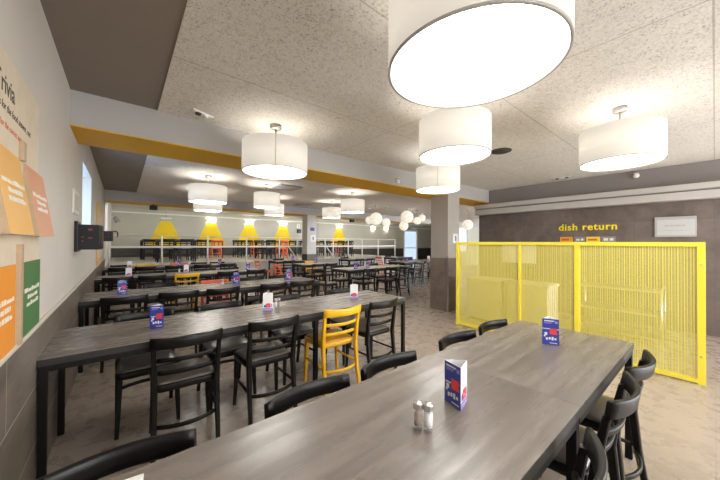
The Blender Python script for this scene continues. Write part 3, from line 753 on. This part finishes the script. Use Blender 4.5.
# ------------------------------------------------------------------ ceiling fittings
def disc_vent(x, y, r, lb):
    e = empty('ceiling_speaker', (x, y, ZC), 0, lb, 'speaker'); MB().lathe([(0, -.012), (r * .9, -.012), (r * .9, -.008), (0, -.008)], 32).obj('grille', M['dark'], e); MB().lathe([(r * .9, -.014), (r, -.008), (r, 0), (r * .9, 0)], 32, close=True).obj('rim', M['dark'], e)
disc_vent(4.10, 1.90, .14, 'dark round ceiling grille beside the second white drum lamp')
for (x, y, w, d, lb) in ((2.98, 6.35, .55, .5, 'grey square ceiling vent behind the gold-seamed lamp'), (4.82, 9.0, .5, .45, 'small grey ceiling vent close to the platform')):
    e = empty('ceiling_vent', (x, y, ZC), 0, lb, 'vent'); MB().box((-w / 2, -d / 2, -.025), (w / 2, d / 2, -.001), bev=.006).obj('frame', M['signgray'], e)
    for k in range(6): MB().box((-w / 2 + .03, -d / 2 + .04 + k * (d - .08) / 6, -.031), (w / 2 - .03, -d / 2 + .07 + k * (d - .08) / 6, -.025)).obj('slat', M['hem'], e)
def spot(x, y, n, ang, lb):
    e = empty('ceiling_spotlight', (x, y, ZC), ang, lb, 'spotlight')
    MB().box((-.02 - .045 * n, -.03, -.02), (.02 + .045 * n, .03, -.001), bev=.004).obj('plate', M['white'], e)
    for i in range(n): MB().lathe([(0, -.035), (.026, -.035), (.03, -.02), (0, -.02)], 16, c=((i - (n - 1) / 2) * .08, 0, 0)).obj('lens', M['dark'] if i % 2 == 0 else M['white'], e)
spot(.61, 3.27, 2, R(25), 'small white ceiling fitting with a black lens next to the beam')
spot(6.6, 1.88, 3, R(90), 'row of three tiny dark and white ceiling lights along the dish return wall')
e = empty('motion_detector', (XR, .87, 2.60), 0, 'small white dome detector high on the dish return wall', 'detector'); MB().lathe([(0, -.045), (.03, -.035), (.045, -.01), (.045, .02), (0, .02)], 20, c=(-.05, 0, 0)).obj('dome', M['white'], e); MB().box((-.06, -.03, .02), (-.001, .03, .045)).obj('bracket', M['white'], e)
e = empty('motion_detector', (3.72, YB0, 2.47), 0, 'small white box sensor on the face of the grey beam', 'detector'); MB().box((-.03, -.045, -.03), (.03, -.001, .07), bev=.008).obj('housing', M['white'], e); MB().box((-.016, -.049, .035), (.016, -.045, .055)).obj('lens', M['dark'], e)
for x, lb in ((.67, 'small black camera hanging under the platform beam, near the grey wall'), (7.69, 'small black camera hanging under the platform beam, beyond the pale column')):
    e = empty('ceiling_camera', (x, 9.95, 2.44), 0, lb, 'camera'); MB().box((-.09, -.06, -.16), (.09, .06, -.03), bev=.01).obj('body', M['blackbox'], e); MB().tube([(0, 0, -.03), (0, 0, 0)], .02).obj('mount', M['blackbox'], e)

# ------------------------------------------------------------------ tent cards, shakers, napkin
def make_card():
    r = empty('tent_card', (0, 0, 0)); s = .052; h = .165
    P = [Vector((s * math.cos(a), s * math.sin(a), 0)) for a in (R(90), R(210), R(330))]; up = Vector((0, 0, h))
    b = MB()
    mm = [M['blue'], M['cardwhite'], M['blue']]
    for i in range(3):
        a, c = P[i], P[(i + 1) % 3]; n_ = (a + c).normalized()
        ia, ic = a * .96, c * .96
        b.face([a, c, c + up, a + up], mm[i]); b.face([ic, ia, ia + up, ic + up], M['cardwhite']); b.face([a + up, c + up, ic + up, ia + up], M['cardwhite'])
    b.obj('card', None, r)
    for i in range(3):
        a, c = P[i], P[(i + 1) % 3]; d = (c - a); w = d.length; d = d.normalized(); nn = Vector((d.y, -d.x, 0))
        if nn.dot(a + c) < 0: nn = -nn
        q = MB()
        # seen from outside, running with +d or -d so that it reads from the left
        xd = d if d.cross(Vector((0, 0, 1))).dot(nn) > 0 else -d; o0 = a if xd == d else c
        B = basis(o0 + nn * .0004, xd, (0, 0, 1))
        def rect(x0, x1, z0, z1, m): q.box((x0 * w, z0 * h, 0), (x1 * w, z1 * h, .0006), m, 0, B)
        if i != 1:
            rect(.12, .72, .90, .935, M['cardwhite']); rect(.12, .62, .85, .868, M['lilac']); rect(.12, .55, .815, .83, M['lilac']); rect(.76, .92, .83, .92, M['lilac'])
            rect(0, 1, .60, .625, M['cardwhite']) if i == 2 else rect(.1, .4, .50, .53, M['cardwhite'])
            for k in range(5): rect(.46 - .02 * (k % 2), .92 - .03 * (k % 3), .40 + k * .05, .448 + k * .05, M['cardred'])
            rect(.14, .30, .36, .47, M['cardwhite']); rect(.1, .2, .3, .36, M['cardwhite'])
            for k in range(4): rect(.22 + .17 * k, .34 + .17 * k, .18 + .02 * (k % 2), .27 + .02 * (k % 3), M['cardwhite'])
            rect(.45, .9, .06, .085, M['cardwhite'])
        else:
            rect(0, 1, 0, .16, M['lilac']); rect(.3, .75, .18, .42, M['cardred']); rect(.1, .3, .2, .34, M['blue']); rect(.78, .92, .2, .38, M['lilac']); rect(.38, .62, .26, .3, M['cardwhite']); rect(.2, .8, .05, .08, M['cardwhite'])
        q.obj('print', None, r)
    return r
card0 = make_card(); first = True
ZTB = .7532
# rz chosen so that a blue face (0) or the white face (2) looks at the viewer
def face_rot(x, y, blue, off=0): return math.atan2(-y, -x) - (R(150) if blue else R(270)) + R(off)
CARDS = [
    (1.052, .66, 1, -46, 0, 'blue and white tent card beside the shakers on the front table'), (2.155, .68, 1, 126, 0, 'blue tent card alone near the screen end of the front table'),
    (.217, 2.68, 1, -16, 0, 'blue tent card at the wall end of the second row'), (1.08, 2.70, 0, 4, 0, 'white-faced tent card in the middle of the second row, beside a shaker'), (2.08, 2.64, 0, -5, 0, 'white-faced tent card at the aisle end of the second row'),
    (.005, 4.62, 1, 5, 0, 'blue tent card at the wall end of the third row'), (1.39, 4.75, 1, -4, 0, 'blue tent card in the middle of the third row, beside a shaker'), (2.26, 4.74, 1, 18, 0, 'blue tent card at the aisle end of the third row'),
    (.10, 6.80, 0, 3, 0, 'white-faced tent card at the wall end of the fourth row'), (1.05, 7.02, 0, -4, 0, 'white-faced tent card in the middle of the fourth row'), (2.26, 6.85, 1, 10, 0, 'blue tent card at the aisle end of the fourth row'),
    (.15, 9.15, 0, 0, 0, 'white-faced tent card at the wall end of the last row'), (1.2, 9.1, 1, 0, 0, 'blue tent card in the middle of the last row'), (2.2, 9.1, 1, 0, 0, 'blue tent card at the aisle end of the last row'),
    (4.47, 5.62, 1, 0, 0, 'blue tent card on the pale-topped table, nearest the aisle'), (4.93, 5.70, 1, 12, 0, 'blue tent card on the pale-topped table, next to the joint'), (4.75, 8.0, 1, 0, 0, 'blue tent card on the table of the yellow chair'),
    (4.75, 9.6, 1, 0, 0, 'blue tent card on the table close under the platform'), (7.7, 6.8, 1, 0, 0, 'blue tent card on the table under the paper globes'), (8.9, 6.8, 0, 0, 0, 'white-faced tent card on the table under the paper globes'),
]
for (x, y, blue, off, z, lb) in CARDS:
    o = card0 if first else copy_tree(card0); first = False
    o.location = (x, y, ZTB); o.rotation_euler = (0, 0, face_rot(x, y, blue, off)); tag(o, lb, 'card', 'menu tent cards')
def shaker(x, y, kind, lb):
    e = empty(kind + '_shaker', (x, y, ZTB), 0, lb, 'shaker', 'salt and pepper shakers')
    MB().lathe([(0, .0), (.0165, 0), (.0175, .003), (.0165, .008), (.0165, .066), (.0, .066)], 24).obj('glass_jar', M['glass'], e)
    MB().lathe([(0, .009), (.0142, .009), (.0142, .056 if kind == 'salt' else .05), (0, .056 if kind == 'salt' else .05)], 20).obj('filling', M[kind], e)
    MB().lathe([(0, .0665), (.0172, .0665), (.0172, .0668), (.0172, .0838), (.0172, .084), (.0165, .086), (.0145, .0875), (.0143, .0876), (.008, .0895), (0, .0895)], 24).obj('cap', M['chrome'], e)
shaker(.812, .664, 'pepper', 'pepper shaker with brown filling and chrome cap, on the front table')
shaker(.832, .635, 'salt', 'salt shaker with white filling and chrome cap, on the front table')
shaker(1.185, 2.76, 'salt', 'salt shaker in the middle of the second row, by a white-faced card'); shaker(1.22, 2.77, 'pepper', 'pepper shaker in the middle of the second row, by a white-faced card')
shaker(1.17, 4.66, 'salt', 'salt shaker in the middle of the third row'); shaker(.92, 7.0, 'salt', 'salt shaker in the middle of the fourth row')
nb = MB(); nb.box((-.12, -.09, 0), (.12, .09, .004), bev=.0015); nb.box((-.117, -.087, .004), (.116, .086, .007), bev=.0015)
nk = tag(nb.obj('paper_napkin', M['cardwhite']), 'white folded paper napkin at the wall end of the front table', 'napkin'); nk.location = (-.075, .93, ZTB); nk.rotation_euler = (0, 0, R(-6))

# ------------------------------------------------------------------ world, camera, colour
w = bpy.data.worlds.new('World'); bpy.context.scene.world = w; w.use_nodes = True
w.node_tree.nodes['Background'].inputs[0].default_value = (.75, .85, 1, 1); w.node_tree.nodes['Background'].inputs[1].default_value = .6
cam = bpy.data.cameras.new('camera'); co = bpy.data.objects.new('camera', cam); C.objects.link(co)
cam.sensor_width = 36; cam.lens = 290.607 / 720 * 36; cam.clip_start = .02; cam.clip_end = 200
y_, p_, r_ = .68615, .00925, -.00563
f = Vector((math.sin(y_) * math.cos(p_), math.cos(y_) * math.cos(p_), math.sin(p_))); r0 = Vector((math.cos(y_), -math.sin(y_), 0)); d0 = f.cross(r0)
rt = r0 * math.cos(r_) + d0 * math.sin(r_); dn = -r0 * math.sin(r_) + d0 * math.cos(r_)
mw = Matrix((rt, -dn, -f)).transposed().to_4x4(); mw.translation = (0, 0, 1.40); co.matrix_world = mw
sn = bpy.context.scene; sn.camera = co
sn.view_settings.view_transform = 'Standard'; sn.view_settings.look = 'None'; sn.view_settings.exposure = 1.0; sn.view_settings.gamma = 1
sn.cycles.max_bounces = 8; sn.cycles.diffuse_bounces = 5; sn.cycles.glossy_bounces = 3; sn.cycles.transparent_max_bounces = 12; sn.cycles.use_denoising = True
sn.cycles.sample_clamp_indirect = 6; sn.cycles.caustics_reflective = False; sn.cycles.caustics_refractive = False
